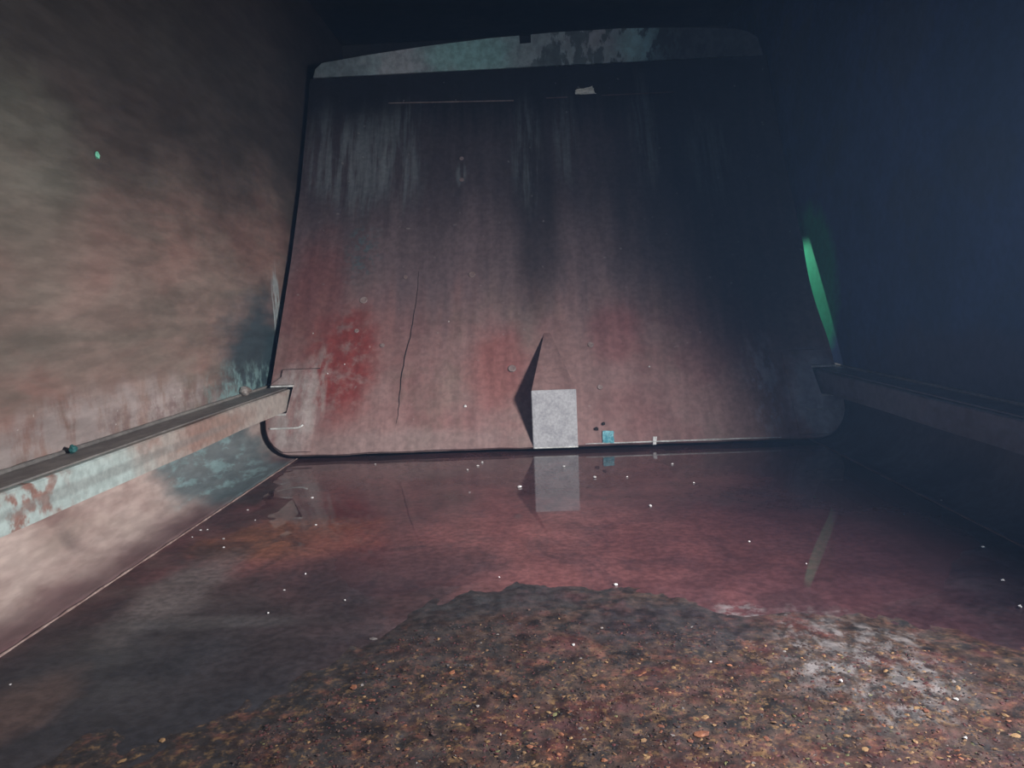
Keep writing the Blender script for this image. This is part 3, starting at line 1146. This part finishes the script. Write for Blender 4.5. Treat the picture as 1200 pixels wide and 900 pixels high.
pr = hit(86, 531, 2, RZ1 + 0.006)
lump('dirt_lump', Vector((max(pr.x, -1.085), pr.y, RZ1 + 0.006)), (0.009, 0.013, 0.010), M_teallump, 'dark teal dirt lump on the pale rail', 'dirt lump', seed=5)
for i, (x, y, r_) in enumerate(((699, 503, 0.007), (707, 497, 0.006))):
    lump('mud_spot', onplate(x, y, 0.0005), (r_ * 1.3, r_, 0.003), M_black, 'black mud spot above the teal plastic square', 'mud spot', 'mud spots beside the wedge guard', seed=i, nrm=pnorm(0.1))

for i, (x, y, r_) in enumerate(((545.5, 476.5, 0.006), (384, 438, 0.0032), (404, 427, 0.003), (526, 377, 0.003), (367, 391, 0.003), (761, 430, 0.004))):
    lump('crumb', onplate(x, y, 0.0), (r_, r_, r_ * 0.6), M_white, 'small white crumb stuck to the ejector plate', 'crumb', 'white crumbs on the ejector plate', seed=i, nrm=pnorm(0.3), sub=1)

wet = [(609, 572, 5), (548, 552, 3), (560, 547, 3), (565, 543, 3), (697, 560.5, 4), (788, 545, 3), (762, 594, 4), (722, 687, 4.5), (813, 567, 2.5),
       (878, 636, 2.5), (1103, 588, 3), (1152, 643, 3.5), (1175, 682, 4), (1195, 713, 5), (661, 548, 3), (440, 545, 2.5), (585, 678, 2.5), (735, 560, 2.5),
       (945, 662, 2)]
for i, (x, y, r_) in enumerate(wet):
    p = onfloor(x, y)
    k = (p.y) / 900.0 * r_ * 0.45
    lump('crumb', Vector((p.x, p.y, 0.002)), (k * 1.35, k, k * 0.7), M_white, 'small white crumb lying on the wet red floor', 'crumb',
         'white crumbs on the wet floor', seed=i + 10, sub=1)
dry = [(404, 704, 3), (262, 632, 3), (235, 622, 3), (225, 630, 2.5), (262, 642, 2.5), (366, 584, 4), (290, 598, 2.5), (299, 610, 2), (243, 621, 2),
       (12, 803, 3), (314, 719, 3), (333, 692, 2.5), (358, 673, 2.5), (370, 616, 3)]
for i, (x, y, r_) in enumerate(dry):
    p = onfloor(x, y)
    k = (p.y) / 900.0 * r_ * 0.5
    lump('crumb', Vector((p.x, p.y, max(0.0, dheight(p.x, p.y)))), (k * 1.3, k, k * 0.6), M_white, 'tiny pale crumb lying on the dark sludge near the floor seam', 'crumb',
         'pale crumbs by the floor seam', seed=i + 40, sub=1)
for i, (x, y, r_) in enumerate(((1120, 826, 5), (1131, 872, 5), (985, 806, 5), (833, 782, 3), (672, 763, 4))):
    p = onfloor(x, y)
    k = (p.y) / 900.0 * r_ * 0.5
    lump('crumb', Vector((p.x, p.y, max(0.0, dheight(p.x, p.y)))), (k * 1.3, k, k * 0.7), M_white, 'white crumb lying on the leaf mush', 'crumb',
         'white crumbs on the leaf mush', seed=i + 60, sub=1)
# larger sodden leaf lumps that stand out of the mush
big = [(826, 848, 10, 0), (854, 889, 9, 0), (822, 868, 16, 1), (898, 873, 9, 1), (856, 862, 7, 0), (1014, 884, 9, 0), (1060, 882, 8, 0), (1190, 868, 10, 0),
       (415, 812, 10, 1), (437, 827, 8, 1), (530, 793, 9, 1), (510, 808, 7, 0), (458, 780, 7, 0), (706, 811, 8, 1), (697, 798, 6, 0),
       (752, 844, 7, 1), (775, 857, 8, 1), (143, 893, 9, 0), (190, 868, 9, 0), (1075, 835, 8, 0), (805, 812, 7, 1), (437, 749, 8, 5), (650, 842, 7, 6)]
for i, (x, y, r_, mi) in enumerate(big):
    p = onfloor(x, y)
    k = p.y / 900.0 * r_ * 0.42
    h = max(0.0, dheight(p.x, p.y))
    lump('leaf_scrap', Vector((p.x, p.y, h * 0.9)), (k * 1.5, k, k * 0.22), FL[mi], {0: 'sodden tan leaf scrap lying on the leaf mush', 1: 'sodden rust-orange leaf scrap lying on the leaf mush', 5: 'grey matted leaf scrap at the edge of the leaf mush', 6: 'olive-green leaf scrap lying on the leaf mush'}[mi], 'leaf scrap',
         'sodden leaf scraps on the mush', seed=i + 90)

# ------------------------------------------------------------------ thin steam hanging in the body
hm = bpy.data.materials.new('thin_blue_steam')
hm.use_nodes = True
nt = hm.node_tree
nt.nodes.remove(nt.nodes['Principled BSDF'])
vs_ = nt.nodes.new('ShaderNodeVolumeScatter')
vs_.inputs['Color'].default_value = (0.35, 0.58, 1.0, 1)
vs_.inputs['Density'].default_value = 0.014
vs_.inputs['Anisotropy'].default_value = 0.0
nt.links.new(vs_.outputs[0], nt.nodes['Material Output'].inputs['Volume'])
bm = bmesh.new()
bm_box(bm, -HALF - 0.01, HALF + 0.01, Y0, Y1 + 0.01, -0.01, ZC + 0.01)
tag(obj('haze', bm, hm), 'thin bluish steam hanging in the whole body', 'haze', kind='stuff')
